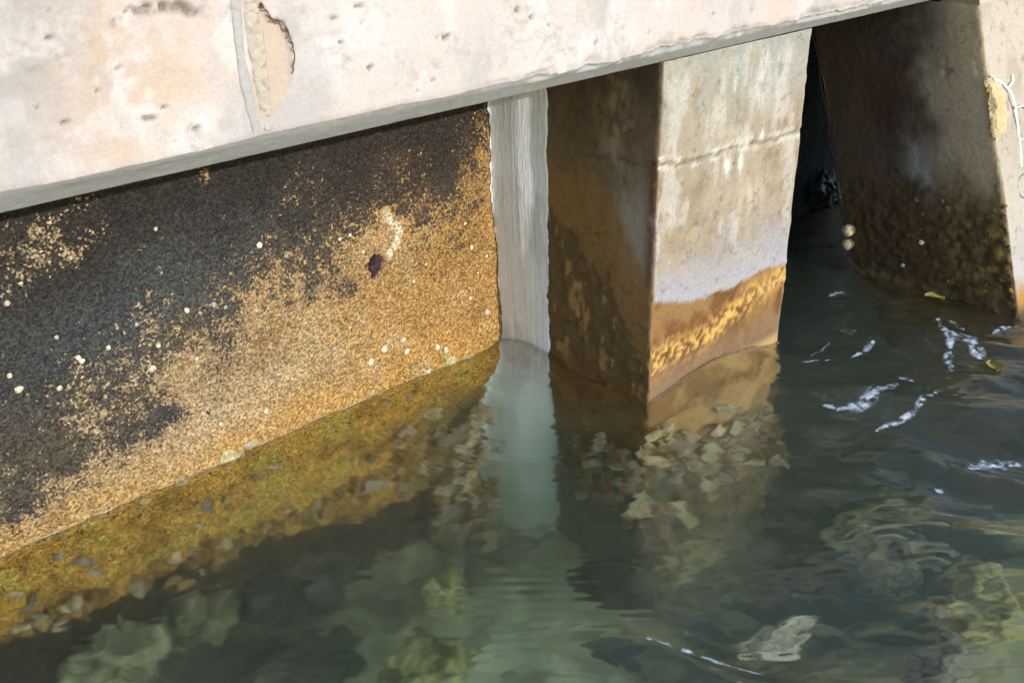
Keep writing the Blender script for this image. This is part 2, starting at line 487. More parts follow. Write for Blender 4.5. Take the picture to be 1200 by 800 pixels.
def stick(name, me, parent, p, nrm, size, rng, tilt=.3):
    """put a shared mesh on a surface point, its dome along the normal"""
    n = Vector(nrm) + Vector((rng.uniform(-tilt, tilt), rng.uniform(-tilt, tilt), rng.uniform(-tilt, tilt)))
    q = n.normalized().to_track_quat('Z', 'Y') @ Matrix.Rotation(rng.uniform(0, 6.28), 3, 'Z').to_quaternion()
    o = bpy.data.objects.new(name, me)
    COL.objects.link(o)
    o.parent = parent
    o.matrix_local = Matrix.LocRotScale(Vector(p), q, Vector((size, size * rng.uniform(.8, 1.1), size * rng.uniform(.8, 1.2))))
    RECV.append(o)
    return o

# ------------------------------------------------------------------ sea walls
WY = 3.03
def wall_relief(x, z):
    P = np.stack([x, 0 * x + WY, z], -1)
    d = (fbm(P, 4, 3, 71) - .5) * .03 + (fbm(P, 38, 3, 72) - .5) * .016
    uw = sstep(.02, -.2, z)
    d = d + uw * ((fbm(P, 11, 4, 73) - .5) * .09 + (fbm(P, 32, 4, 74) - .5) * .045)
    return d
def build_wall(name, x0, x1, dense, first):
    xs = coords((x0, dense[0], .2), (dense[0], dense[1], .0085), (dense[1], x1, .2)) if dense[0] > x0 else coords((x0, dense[1], .0085), (dense[1], x1, .05))
    zs = coords((-2.6, -1.2, .06), (-1.2, 1.36, .0095))
    X, Z = np.meshgrid(xs, zs, indexing='ij')
    x, z = X.ravel(), Z.ravel()
    y = WY - wall_relief(x, z)
    # the panel's foot: undercut below a ragged lip
    lx, lz = polyline([(0, 742), (60, 715), (120, 690), (200, 655), (270, 640), (340, 610), (420, 590), (480, 560)], 1, WY, under)
    lip = np.interp(x, lx, lz) - .10 + (fbm(np.stack([x, 0 * x, z], 1), 7, 4, 77) - .5) * .22
    below = sstep(0.0, -.05, z - lip) * (x < 2.3)
    if first: y = y + below * .16
    V = np.stack([x, y, z], 1)
    # a flat back so the panel has thickness
    C = np.tile(lin(214, 188, 150, .66), (len(V), 1))
    gx = sstep(.9, 2.5, x + (fbm(V, 3, 3, 80) - .5) * .8)
    C = mixc(C, lin(206, 156, 84, .70), gx * .9)
    C = mixc(C, lin(214, 164, 84, .70), sstep(.25, .0, z + (fbm(V, 6, 3, 81) - .5) * .2) * .75)
    C = mixc(C, lin(228, 196, 148, .68), sstep(.55, .75, fbm(V, 8, 4, 82)) * .5)
    C = mixc(C, lin(150, 112, 60, .7), sstep(.55, .8, fbm(V, 5, 4, 83)) * .4)
    col2 = np.tile(lin(76, 75, 73, .62), (len(V), 1))
    col2 = mixc(col2, lin(84, 68, 56, .62), sstep(1.5, 2.3, x) * .85)
    col2 = mixc(col2, lin(84, 90, 94, .62), np.exp(-((x - 1.3) / .5) ** 2 - ((z - .62) / .22) ** 2) * .9)
    dxp, dzp = polyline([(-40, 625), (0, 606), (60, 560), (130, 500), (200, 460), (240, 405), (300, 378), (335, 338), (400, 310), (470, 272), (520, 258), (555, 225), (575, 150)], 1, WY)
    dl = np.interp(x, dxp, dzp) if first else np.full_like(x, -.4)
    wv = (fbm(V, 5, 4, 85) - .5)
    mask = .5 + (z - dl + wv * .36) / .60
    mask = np.clip(mask, -.45, 1.35)
    if first:
        nb = np.exp(-((mask - .35) / .45) ** 2)
        C = mixc(C, lin(164, 130, 80, .62), nb * .35 * (mask > -.4))
        col2 = mixc(col2, lin(104, 92, 74, .62), np.exp(-((mask - .6) / .3) ** 2) * .7)
        col2 = mixc(col2, lin(58, 52, 46, .6), sstep(.75, 1.05, z + wv * .4) * .8)
    if first:
        u = lambda a, b: on(a, b, 1, WY)[[0, 2]]
        for (px, py, r, w) in [(20, 310, .12, .75), (55, 275, .07, .55), (95, 230, .05, .6), (110, 268, .08, .4), (88, 300, .05, .5), (240, 204, .035, .9),
                               (455, 262, .05, .8), (430, 290, .06, .8), (460, 285, .05, 1.0), (100, 430, .1, .25), (290, 365, .06, .3), (545, 215, .05, .3), (165, 375, .08, .25), (210, 440, .06, .3)]:
            p0 = u(px, py)
            mask -= w * np.exp(-((x - p0[0]) ** 2 + (z - p0[1]) ** 2) / r ** 2) * (.4 + 1.2 * fbm(V, 18, 3, 86))
        for (px, py, r, w) in [(250, 480, .05, .5), (190, 490, .06, .7), (30, 520, .1, .5), (20, 585, .08, .6), (80, 540, .06, .6), (150, 510, .07, .6), (525, 215, .06, .5), (520, 200, .05, .5), (410, 340, .05, .35)]:
            p0 = u(px, py)
            mask += w * np.exp(-((x - p0[0]) ** 2 + (z - p0[1]) ** 2) / r ** 2) * (.4 + 1.2 * fbm(V, 18, 3, 87))
        # lime run above the rusty pocket
        run = [tuple(u(*p)) for p in [(452, 250), (458, 262), (467, 264), (469, 272), (464, 285), (456, 298)]]
        dr = segdist(x, z, run) + (fbm(V, 40, 3, 88) - .5) * .02
        C = mixc(C, lin(238, 222, 188, .72), sstep(.024, .008, dr))
        mask -= 2 * sstep(.03, .015, dr)
        pk = u(441, 311)
        dp = np.hypot(x - pk[0], (z - pk[1]) * .9) + (fbm(V, 42, 4, 89, .65) - .5) * .07
        V[:, 1] += sstep(.05, .03, dp) * .010
        C = mixc(C, lin(96, 66, 72, .6), sstep(.048, .03, dp))
    # under water: golden algae, then olive, then dark
    uw = sstep(.03, -.06, z)
    al = np.tile(lin(226, 178, 76, .82), (len(V), 1))
    al = mixc(al, lin(190, 146, 62, .8), sstep(.45, .7, fbm(V, 9, 4, 90)))
    al = mixc(al, lin(220, 198, 90, .8), sstep(.5, .7, fbm(V, 6, 4, 91)) * .7)
    ol = lin(150, 146, 100, .5)
    al = mixc(al, lin(140, 106, 52, .7), sstep(.22, .02, z - lip) * (x < 2.2) * .8 * sstep(.35, .6, fbm(V, 14, 4, 93)))
    al = mixc(al, ol, sstep(1.9, 2.5, x - z * .0) * sstep(-.25, -.6, z))
    al = mixc(al, lin(58, 42, 26, .7), below if first else uw * .8)
    C = C * (1 - uw[:, None]) + al * uw[:, None]
    col2 = mixc(col2, lin(105, 78, 36, .7), uw)
    mask = mask * (1 - uw) + uw * .25
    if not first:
        C = mixc(C, lin(52, 52, 56, .6), np.full(len(V), .85))  # second panel: shade of the gap painted into both colours
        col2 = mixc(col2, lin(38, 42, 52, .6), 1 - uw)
    nx, nz = len(xs), len(zs)
    F = grid_faces(nx, nz)
    # thickness: a back sheet joined round the rim
    b = len(V)
    VB = np.array([[x0, WY + .3, -2.6], [x1, WY + .3, -2.6], [x1, WY + .3, 1.36], [x0, WY + .3, 1.36]])
    V2 = np.vstack([V, VB])
    bl, br, tr, tl = 0, (nx - 1) * nz, nx * nz - 1, nz - 1
    F2 = np.vstack([F, np.array([[b, b + 3, b + 2, b + 1], [bl, tl, b + 3, b], [br, b + 1, b + 2, tr], [tl, tr, b + 2, b + 3], [bl, b, b + 1, br]])])
    ext = lambda A: np.vstack([A, np.repeat(A[:1], 4, 0)]) if A.ndim == 2 else np.concatenate([A, [A[0]] * 4])
    return mesh_obj(name, V2, F2, M['wall'], attrs={'col': ext(C), 'col2': ext(col2), 'mask': ext(mask)})
wall = build_wall('seawall', -6, 2.83, (.3, 2.80), True)
tag(wall, 'rough sand-coloured seawall panel with black lichen above golden waterline, left of the grey strip', 'seawall')
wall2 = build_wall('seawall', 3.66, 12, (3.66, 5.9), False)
tag(wall2, 'dark shaded seawall panel in the narrow gap between the two concrete piers', 'seawall')

# ------------------------------------------------------------------ piers
def column(name, x0, x1, yf, yb, rake, paint, ztop=1.352, zbot=-2.6, dxz=.0115, seed=100):
    """square concrete pier: front at yf, flank back to yb, arrises eased, optional rake of the front towards the water"""
    r = .012
    per = []
    def seg(a, b, step):
        n = max(1, int(round(math.hypot(b[0] - a[0], b[1] - a[1]) / step)))
        for i in range(n): per.append((a[0] + (b[0] - a[0]) * i / n, a[1] + (b[1] - a[1]) * i / n))
    seg((x0, yb), (x0, yf + r), dxz); seg((x0, yf + r), (x0 + r * .3, yf + r * .3), .006); seg((x0 + r * .3, yf + r * .3), (x0 + r, yf), .006)
    seg((x0 + r, yf), (x1 - r, yf), dxz); seg((x1 - r, yf), (x1, yf + r), .006); seg((x1, yf + r), (x1, yb), .05); seg((x1, yb), (x0, yb), .1)
    per = np.array(per)
    zs = coords((zbot, -1.3, .05), (-1.3, ztop, dxz))
    nu, nz = len(per) + 1, len(zs)
    pp = np.vstack([per, per[:1]])
    P = np.zeros((nu, nz, 3))
    P[..., 0] = pp[:, None, 0]; P[..., 1] = pp[:, None, 1]; P[..., 2] = zs[None, :]
    P[..., 1] += (P[..., 2] - 1.375) * rake
    V = P.reshape(-1, 3)
    F = grid_faces(nu, nz)
    Nn = normals_of(V, F)
    flat = V.copy()
    d = (fbm(V, 3.5, 3, seed) - .5) * .018 + (fbm(V, 26, 3, seed + 1) - .5) * .006
    uw = sstep(.0, -.25, V[:, 2])
    d += uw * (fbm(V, 9, 4, seed + 2) - .5) * .06
    C, col2, mask, dd = paint(flat, Nn)
    V = V + Nn * (d + dd)[:, None]
    cap = [(np.arange(nu - 1) * nz + nz - 1).tolist()[::-1]]
    o = mesh_obj(name, V, F, M['pier'], attrs={'col': C, 'col2': col2, 'mask': mask})
    return o
PX0, PX1, PYF = 2.755, 3.71, 2.182
def paint_pier(V, Nn):
    x, y, z = V.T
    fr = (Nn[:, 1] < -.6)
    lf = (Nn[:, 0] < -.6)
    n3 = fbm(V, 5, 4, 120); n8 = fbm(V, 9, 4, 121); st = fbm(V, 14, 3, 122, stretch=(1, 1, .25))
    dd = np.zeros(len(V))
    # --- front
    C = np.tile(lin(190, 176, 152, .54), (len(V), 1))
    C = mixc(C, lin(174, 152, 122, .54), sstep(.45, .7, n3) * .8)
    C = mixc(C, lin(206, 190, 162, .56), sstep(.5, .75, n8) * .6)
    gz = sstep(1.0, 1.32, z + (st - .5) * .5)
    C = mixc(C, lin(178, 176, 164, .64), gz * .8)
    u = lambda a, b: on(a, b, 1, PYF)[[0, 2]]
    for (px, py, rx, rz, c, w) in [(880, 85, .2, .16, (205, 206, 200), .9), (860, 60, .25, .06, (165, 168, 162), .6), (845, 130, .12, .1, (204, 198, 182), .7),
                                   (880, 165, .04, .03, (248, 246, 240), 1), (893, 158, .03, .025, (248, 246, 240), 1), (850, 195, .03, .05, (245, 242, 235), 1), (868, 190, .02, .05, (245, 242, 235), .8),
                                   (880, 230, .1, .08, (212, 198, 178), .7), (850, 270, .15, .1, (176, 170, 165), .7), (790, 70, .07, .12, (170, 170, 160), .5)]:
        p0 = u(px, py)
        C = mixc(C, lin(*c, .68), w * np.exp(-((x - p0[0]) / rx) ** 2 - ((z - p0[1]) / rz) ** 2) * sstep(.35, .6, fbm(V, 24, 3, 123, stretch=(1, 1, .3))))
    ch = sstep(.56, .70, fbm(V, 11, 5, 127, .6, stretch=(1, 1, .45))) * sstep(.35, .6, z)
    C = mixc(C, lin(222, 219, 212, .6), ch * .55)
    sc_ = sstep(.60, .72, fbm(V, 30, 4, 128, .6))
    C = mixc(C, lin(150, 128, 98, .62), sc_ * .6)
    C = mixc(C, lin(160, 164, 160, .62), sstep(.54, .66, fbm(V, 18, 4, 129)) * sstep(.95, 1.25, z) * .6)
    # lavender wash just above the tide line, ochre algae below it
    tx, tz = polyline([(765, 353), (800, 356), (830, 347), (860, 335), (890, 318), (926, 308)], 1, PYF)
    tide = np.interp(x, tx, tz) + (fbm(V, 20, 5, 124, .65) - .5) * .03 + (fbm(V, 40, 3, 138, stretch=(1, 1, .3)) - .5) * .02
    hh = z - tide
    C = mixc(C, lin(190, 188, 196, .58), sstep(.0, .01, hh) * sstep(.30, .03, hh + (n8 - .5) * .25) * .85)
    alg = np.tile(lin(162, 122, 74, .62), (len(V), 1))
    alg = mixc(alg, lin(126, 84, 44, .62), sstep(.45, .68, fbm(V, 10, 4, 125, stretch=(1, 1, .5))))
    alg = mixc(alg, lin(150, 122, 92, .6), sstep(.14, .02, z - .04 + (n8 - .5) * .12) * .8)
    bx, bz = polyline([(780, 415), (830, 392), (870, 355), (905, 328)], 1, PYF)
    bl = np.exp(-((z - np.interp(x, bx, bz) + (n8 - .5) * .1) / .065) ** 2)
    alg = mixc(alg, lin(222, 178, 96, .72), bl * sstep(.44, .56, fbm(V, 48, 4, 126)))
    t = sstep(.003, -.006, hh)
    C = C * (1 - t[:, None]) + alg * t[:, None]
    dd += fr * t * bl * np.clip(fbm(V, 48, 4, 126) - .45, 0, 1) * .05
    dd -= fr * sstep(-.002, .006, hh) * sstep(.05, .006, hh) * -.004
    # --- flank
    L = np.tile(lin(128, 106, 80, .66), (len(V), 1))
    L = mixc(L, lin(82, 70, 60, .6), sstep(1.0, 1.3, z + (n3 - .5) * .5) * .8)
    v = lambda a, b: on(a, b, 0, PX0)[[1, 2]]
    hx = np.exp(-((y - v(722, 140)[0]) / .09) ** 2) * sstep(.75, .95, z)
    L = mixc(L, lin(168, 146, 116, .66), hx * sstep(.42, .6, fbm(V, 22, 3, 130, stretch=(1, 1, .4))))
    g = np.exp(-((y - 2.27) / .14) ** 2 - ((z - .68) / .22) ** 2)
    L = mixc(L, lin(180, 168, 152, .66), np.clip(g * 1.3, 0, 1) * (.55 + .5 * n8))
    L = mixc(L, lin(96, 58, 30, .62), np.exp(-((y - 2.2) / .03) ** 2) * sstep(.3, .5, n8) * (z < 1.0) * .7)
    L = mixc(L, lin(106, 84, 50, .62), np.exp(-((y - 2.5) / .15) ** 2 - ((z - .55) / .3) ** 2) * .6)
    ly, lz = polyline([(645, 235), (690, 290), (715, 330), (740, 390), (764, 452)], 0, PX0)
    lo = np.interp(y, ly, lz) + (fbm(V, 12, 4, 131) - .5) * .06
    oy, oz = polyline([(690, 200), (720, 240), (740, 290), (768, 345)], 0, PX0)
    og = np.interp(y, oy, oz) + (fbm(V, 10, 3, 132) - .5) * .05
    t = sstep(.03, -.04, z - og + (fbm(V, 24, 4, 136) - .5) * .12)
    L = mixc(L, lin(156, 120, 72, .66), t * (.75 + .3 * (n8 - .5)))
    t = sstep(.04, -.05, z - lo + (fbm(V, 20, 4, 137) - .5) * .16)
    L = mixc(L, lin(112, 92, 62, .64), t)
    L = mixc(L, lin(176, 142, 90, .66), t * sstep(.58, .66, fbm(V, 30, 4, 133, stretch=(1, 1, .35))) * .9)
    dd += lf * t * ((fbm(V, 30, 4, 133) - .5) * .03)
    L = mixc(L, lin(128, 88, 44, .62), np.exp(-((z - .03) / .05) ** 2) * .5)
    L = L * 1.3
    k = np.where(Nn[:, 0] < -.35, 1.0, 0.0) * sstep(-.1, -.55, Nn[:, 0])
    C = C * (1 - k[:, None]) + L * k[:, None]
    # crack round the corner
    cr1 = [tuple(u(*p)) for p in [(766, 192), (790, 193), (812, 189), (830, 184), (842, 181), (858, 173), (872, 170), (892, 166), (912, 161), (941, 152)]]
    wv = (fbm(V, 32, 5, 135, .7) - .5) * .034
    dc = segdist(x, z + wv, cr1)
    cr2 = [tuple(v(*p)) for p in [(684, 182), (700, 184), (715, 182), (735, 190), (758, 193), (778, 192)]]
    dl = segdist(y, z + wv, cr2)
    cr = np.where(lf, sstep(.009, .002, dl), np.where(fr, sstep(.010, .002, dc), 0)) * sstep(.3, .5, n8 + .1)
    dd -= cr * .007
    C = mixc(C, lin(112, 104, 94, .6), cr * .7)
    lipc = np.where(fr, np.exp(-((dc - .018) / .008) ** 2), 0) * sstep(.45, .6, n8)
    C = mixc(C, lin(226, 220, 206, .66), lipc * .9)
    # right arris and the paler front arris
    C = mixc(C, lin(226, 216, 192, .66), (np.exp(-((x - PX1) / .012) ** 2) * (Nn[:, 1] < -.2) * .6))
    # --- under water
    uw = sstep(.02, -.05, z)
    A = np.tile(lin(204, 166, 104, .8), (len(V), 1))
    A = mixc(A, lin(164, 126, 76, .75), sstep(.45, .7, n3))
    A = mixc(A, lin(140, 104, 58, .7), k * .8)
    A = mixc(A, lin(128, 128, 86, .5), sstep(-.55, -.8, z + (n8 - .5) * .3))
    C = C * (1 - uw[:, None]) + A * uw[:, None]
    col2 = C * .62
    return C, col2, np.full(len(V), .28), dd
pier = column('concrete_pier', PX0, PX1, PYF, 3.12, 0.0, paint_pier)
tag(pier, 'upright square concrete pier in the middle, cracked across and ochre at its waterline', 'pier')

QX0, QX1, QYF, QRAKE = 4.706, 5.62, 1.952, 0.321
def paint_pile(V, Nn):
    x, y, z = V.T
    lf = (Nn[:, 0] < -.6)
    n3 = fbm(V, 5, 4, 150); n8 = fbm(V, 9, 4, 151)
    dd = np.zeros(len(V))
    C = np.tile(lin(206, 194, 178, .64), (len(V), 1))
    C = mixc(C, lin(186, 170, 148, .64), sstep(.45, .7, n3) * .7)
    C = mixc(C, lin(200, 196, 200, .64), sstep(.5, .1, z) * sstep(.0, .2, z) * .6)
    C = mixc(C, lin(190, 140, 60, .66), sstep(.12, .0, z + (n8 - .5) * .1))
    yf = QYF + (z - 1.375) * QRAKE
    dy = y - yf                                           # distance back from the front arris
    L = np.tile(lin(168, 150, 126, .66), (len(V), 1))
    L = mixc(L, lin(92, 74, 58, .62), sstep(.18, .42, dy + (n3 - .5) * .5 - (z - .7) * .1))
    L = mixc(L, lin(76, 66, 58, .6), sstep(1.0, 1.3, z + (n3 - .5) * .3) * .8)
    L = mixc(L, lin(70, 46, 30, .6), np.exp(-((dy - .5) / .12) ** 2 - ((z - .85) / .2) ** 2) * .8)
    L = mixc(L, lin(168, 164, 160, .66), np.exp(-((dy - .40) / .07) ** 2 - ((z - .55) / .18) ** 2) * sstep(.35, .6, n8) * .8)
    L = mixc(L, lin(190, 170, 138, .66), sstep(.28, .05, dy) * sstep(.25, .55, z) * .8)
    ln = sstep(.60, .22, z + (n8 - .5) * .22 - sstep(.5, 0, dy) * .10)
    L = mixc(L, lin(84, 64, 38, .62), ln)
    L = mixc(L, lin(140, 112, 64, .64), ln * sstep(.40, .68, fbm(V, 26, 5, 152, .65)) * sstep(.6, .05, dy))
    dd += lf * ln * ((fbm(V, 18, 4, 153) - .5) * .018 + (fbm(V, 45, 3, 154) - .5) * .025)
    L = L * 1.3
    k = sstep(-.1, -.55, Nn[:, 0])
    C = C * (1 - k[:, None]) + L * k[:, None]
    v = lambda a, b: on(a, b, 0, QX0)[[1, 2]]
    p0 = v(1108, 88)
    dd -= lf * np.exp(-((y - p0[0]) / .03) ** 2 - ((z - p0[1]) / .05) ** 2) * sstep(.45, .6, fbm(V, 40, 3, 155)) * .02
    p0 = v(1162, 130)
    ed = np.exp(-((dy) / .035) ** 2 - ((z - p0[1]) / .09) ** 2)
    dd -= ed * .012 * (.5 + n8)
    uw = sstep(.02, -.05, z)
    A = np.tile(lin(140, 112, 74, .7), (len(V), 1))
    A = mixc(A, lin(96, 78, 54, .65), sstep(.45, .7, n3))
    C = C * (1 - uw[:, None]) + A * uw[:, None]
    return C, C * .6, np.full(len(V), .3), dd
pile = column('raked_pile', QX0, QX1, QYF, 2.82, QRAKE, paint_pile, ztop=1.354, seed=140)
tag(pile, 'leaning square concrete pile at the right edge, dark side face and pale sunlit front', 'pile')

# ------------------------------------------------------------------ grey grout strip in the corner
def build_strip():
    zs = coords((-2.0, 1.352, .012))
    k = 120
    s = np.linspace(0, 1, k)
    G = np.zeros((len(zs), k, 3))
    zz = zs[:, None] * np.ones((1, k))
    one = np.ones_like(zz)
    wob = (fbm(np.stack([0 * zz, 0 * zz, zz], -1).reshape(-1, 3), 9, 5, 201).reshape(zz.shape) - .5)
    xl = 2.69 + sstep(.9, .0, zz) * .045 + wob * .03 * np.exp(-s[None, :] / .1) - sstep(-.05, -.6, zz) * .15
    xl = xl + np.exp(-s[None, :] / .06) * (fbm(np.stack([0 * zz, 0 * zz + 4, zz], -1).reshape(-1, 3), 26, 5, 207, .65).reshape(zz.shape) - .5) * .034
    yr = 2.742 + (fbm(np.stack([0 * zz, 0 * zz, zz], -1).reshape(-1, 3), 14, 4, 202).reshape(zz.shape) - .5) * .02 - sstep(-.1, -.9, zz) * .05
    ss = s[None, :]
    X = xl * (1 - ss) + (PX0 - .004) * ss
    Y = (WY - .030) * (1 - ss) + yr * ss
    bulge = np.sin(math.pi * ss) ** .6
    stk = fbm(np.stack([ss * 48 * one, 0 * zz, zz * 1.5], -1).reshape(-1, 3), 1, 4, 203, .6).reshape(zz.shape) - .5
    wgt = sstep(.22, .42, ss * one)
    off = bulge * .012 + stk * .0012 * wgt
    nx, ny = -.97, -.22
    edge = np.clip(np.minimum(ss, 1 - ss) / .02, 0, 1)
    off = off * edge + (edge - 1) * .012
    G[..., 0] = X + nx * off; G[..., 1] = Y + ny * off; G[..., 2] = zz
    ys = WY - wall_relief(G[..., 0].ravel(), zz.ravel()).reshape(zz.shape) - .003 - .010 * sstep(.0, .25, ss * one)
    G[..., 1] = np.where(ss * one < .5, np.minimum(np.maximum(G[..., 1], ys), ys + .0) * (1 - sstep(.1, .5, ss * one)) + G[..., 1] * sstep(.1, .5, ss * one), G[..., 1])
    V = G.reshape(-1, 3)
    C = np.tile(lin(244, 245, 246, .92), (len(V), 1))
    t = stk.ravel()
    C = mixc(C, lin(168, 168, 168, .72), sstep(.0, .2, t) * wgt.ravel() * .3)
    C = mixc(C, lin(190, 186, 176, .8), sstep(.5, .7, fbm(V, 9, 5, 208, .6, stretch=(1, 1, .35))) * .45)
    C = mixc(C, lin(226, 244, 226, .88), sstep(-.05, -.5, V[:, 2]))
    C = mixc(C, lin(186, 206, 160, .8), sstep(-.75, -1.45, V[:, 2] + (fbm(V, 5, 4, 209) - .5) * .6) * .85)
    ed = (sstep(.10, .0, ss * one) * sstep(.4, .6, fbm(V, 40, 3, 205)).reshape(zz.shape)).ravel()
    C = mixc(C, lin(150, 130, 90, .6), ed * (V[:, 2] < .9) * .6)
    C = mixc(C, lin(70, 68, 66, .6), ed * (V[:, 2] >= .9) * .8)
    o = mesh_obj('grout_strip', V, grid_faces(len(zs), k), M['strip'], attrs={'col': C, 'col2': C * .8, 'mask': np.full(len(V), .25)})
    return tag(o, 'pale grey vertical grout strip with brush streaks sealing the corner between seawall and middle pier', 'grout strip')
strip = build_strip()

# ------------------------------------------------------------------ shells and marks on the seawall
rng = random.Random(11)
def wall_pt(px, py, fn=on):
    p = fn(px, py, 1, WY)
    p[1] = WY - float(wall_relief(np.array([p[0]]), np.array([p[2]]))[0])
    return p
marked = [(304, 287, 7), (218, 363, 7), (250, 357, 7), (178, 432, 9), (128, 408, 6), (93, 420, 7), (97, 424, 6), (70, 455, 6), (23, 457, 8), (12, 441, 6), (24, 332, 5), (8, 355, 6),
          (522, 410, 11), (472, 398, 9), (513, 407, 9), (450, 409, 11), (434, 424, 10), (529, 421, 12), (477, 412, 8), (553, 290, 7), (552, 350, 7), (571, 366, 10), (291, 521, 11), (503, 436, 8),
          (390, 408, 6), (371, 395, 5), (335, 300, 5), (409, 275, 5), (417, 297, 5), (545, 262, 5), (300, 364, 5), (264, 360, 5), (182, 268, 5), (66, 395, 5), (160, 380, 4), (185, 405, 5), (312, 482, 7), (258, 496, 5), (230, 420, 5),
          (425, 295, 5), (398, 280, 5), (485, 330, 4), (500, 310, 4), (530, 330, 5), (560, 320, 4), (570, 300, 5)]
for (px, py, s) in marked:
    stick('barnacle', rng.choice(BN), wall, wall_pt(px, py), (0, -1, 0), s / 300., rng, .2)
for (px, py, s) in [(271, 536, 20), (214, 567, 17), (172, 592, 13), (300, 517, 9), (526, 421, 14)]:
    stick('barnacle', rng.choice(SH['oyster']), wall, wall_pt(px, py), (0, -1, .2), s / 300., rng, .2)
pk = on(441, 311, 1, WY)
for k in range(9):
    a = rng.uniform(0, 6.28); r = rng.uniform(0, .036)
    stick('rust_lump', SH['dark_oyster'][k % 6].copy() if k == 0 else bpy.data.meshes[RUST], wall, (pk[0] + r * math.cos(a), WY - .004, pk[2] + r * math.sin(a)), (0, -1, 0), rng.uniform(.025, .045), rng, .6)
    if k == 0:
        RUST = RECV[-1].data.name
        RECV[-1].data.materials[0] = M['rust']
# submerged oysters on the wall
for (px, py, s, kind) in [(245, 590, 34, 'grey_oyster'), (255, 580, 22, 'grey_oyster'), (100, 655, 22, 'grey_oyster'), (70, 650, 16, 'grey_oyster'), (112, 668, 18, 'grey_oyster'), (30, 705, 26, 'grey_oyster'), (15, 695, 22, 'grey_oyster'),
                          (450, 470, 16, 'grey_oyster'), (480, 463, 16, 'grey_oyster'), (510, 500, 17, 'oyster'), (515, 495, 12, 'oyster'), (228, 645, 26, 'grey_oyster'), (232, 615, 14, 'grey_oyster'), (320, 545, 16, 'grey_oyster'), (298, 556, 14, 'grey_oyster'),
                          (262, 545, 12, 'grey_oyster'), (512, 530, 15, 'oyster'), (505, 522, 12, 'oyster'), (545, 500, 14, 'grey_oyster')]:
    stick('oyster', rng.choice(SH[kind]), wall, wall_pt(px, py, under) - np.array([0, .012, 0]), (0, -1, .3), s / 420., rng, .8)
def reef(n, poly, kinds, size, parent, plane, lift, tilt=.6):
    P = np.array(poly, float)
    lo, hi = P.min(0), P.max(0)
    k = 0
    while k < n:
        a, b = rng.uniform(lo[0], hi[0]), rng.uniform(lo[1], hi[1])
        ins = False
        for i in range(len(P)):
            (x1, y1), (x2, y2) = P[i], P[(i + 1) % len(P)]
            if (y1 > b) != (y2 > b) and a < (x2 - x1) * (b - y1) / (y2 - y1) + x1: ins = not ins
        if not ins: continue
        q = under(a, b, *plane)
        nrm = (0, -1, .25) if plane[0] == 1 else (-1, 0, .25)
        q = q + np.array(nrm) * rng.uniform(*lift)
        stick('oyster', rng.choice(SH[rng.choice(kinds)]), parent, q, nrm, rng.uniform(*size), rng, tilt)
        k += 1
reef(110, [(512, 505), (580, 455), (588, 500), (585, 560), (560, 640), (510, 650), (490, 610), (500, 560)], ['oyster', 'dark_oyster', 'grey_oyster', 'grey_oyster'], (.04, .10), wall, (1, WY), (.0, .10))
reef(80, [(130, 695), (200, 650), (330, 600), (490, 520), (480, 555), (340, 625), (210, 680), (140, 710)], ['dark_oyster', 'dark_oyster', 'dark_oyster', 'oyster'], (.03, .062), wall, (1, WY), (.0, .04), .9)
reef(30, [(0, 735), (60, 710), (130, 685), (130, 700), (60, 735), (0, 760)], ['dark_oyster', 'dark_oyster', 'oyster'], (.03, .06), wall, (1, WY), (.0, .04), .9)
reef(35, [(430, 520), (510, 480), (512, 540), (470, 580), (430, 560)], ['dark_oyster', 'dark_oyster', 'grey_oyster'], (.04, .09), wall, (1, WY), (.0, .05), .9)
# oysters on the middle pier
big = [(796, 509, 30), (822, 520, 34), (812, 548, 30), (850, 512, 26), (858, 497, 22), (882, 505, 22), (875, 490, 18), (832, 500, 20), (866, 478, 22), (840, 470, 18), (868, 532, 26), (780, 512, 20),
       (745, 527, 16), (752, 520, 14), (768, 536, 20), (758, 533, 14), (838, 590, 26), (740, 590, 30), (755, 598, 26), (770, 590, 24), (728, 600, 22), (772, 498, 14), (757, 505, 16), (893, 478, 16), (880, 560, 22)]
for (px, py, s) in big:
    q = under(px, py, 1, PYF)
    stick('oyster', rng.choice(SH['oyster']), pier, q + np.array([0, -.035, 0]), (0, -1, .35), s / 215., rng, .4)
reef(150, [(765, 500), (800, 530), (860, 500), (905, 470), (905, 510), (890, 560), (830, 600), (770, 560)], ['oyster', 'dark_oyster', 'dark_oyster'], (.035, .095), pier, (1, PYF), (.0, .06))
reef(70, [(658, 505), (700, 515), (755, 525), (762, 560), (740, 590), (700, 590), (668, 560)], ['dark_oyster', 'dark_oyster', 'grey_oyster'], (.035, .09), pier, (0, PX0), (.0, .06))
reef(40, [(720, 585), (790, 565), (880, 560), (880, 610), (800, 640), (730, 625)], ['oyster', 'dark_oyster', 'dark_oyster'], (.05, .12), pier, (1, PYF), (.0, .08))
# shells and crust on the raked pile
for (px, py, s) in [(1080, 284, 8), (1058, 311, 6), (1160, 90, 4)]:
    q = on(px, py, 0, QX0)
    stick('barnacle', rng.choice(BN), pile, q, (-1, 0, 0), s / 240., rng, .3)
for k in range(28):
    px = rng.uniform(1060, 1185); py = rng.uniform(230, 350)
    q = on(px, py, 0, QX0)
    if q[2] < .02 or q[2] > .5: continue
    stick('oyster', rng.choice(SH['dark_oyster']), pile, q, (-1, 0, 0), rng.uniform(.014, .034), rng, .5)

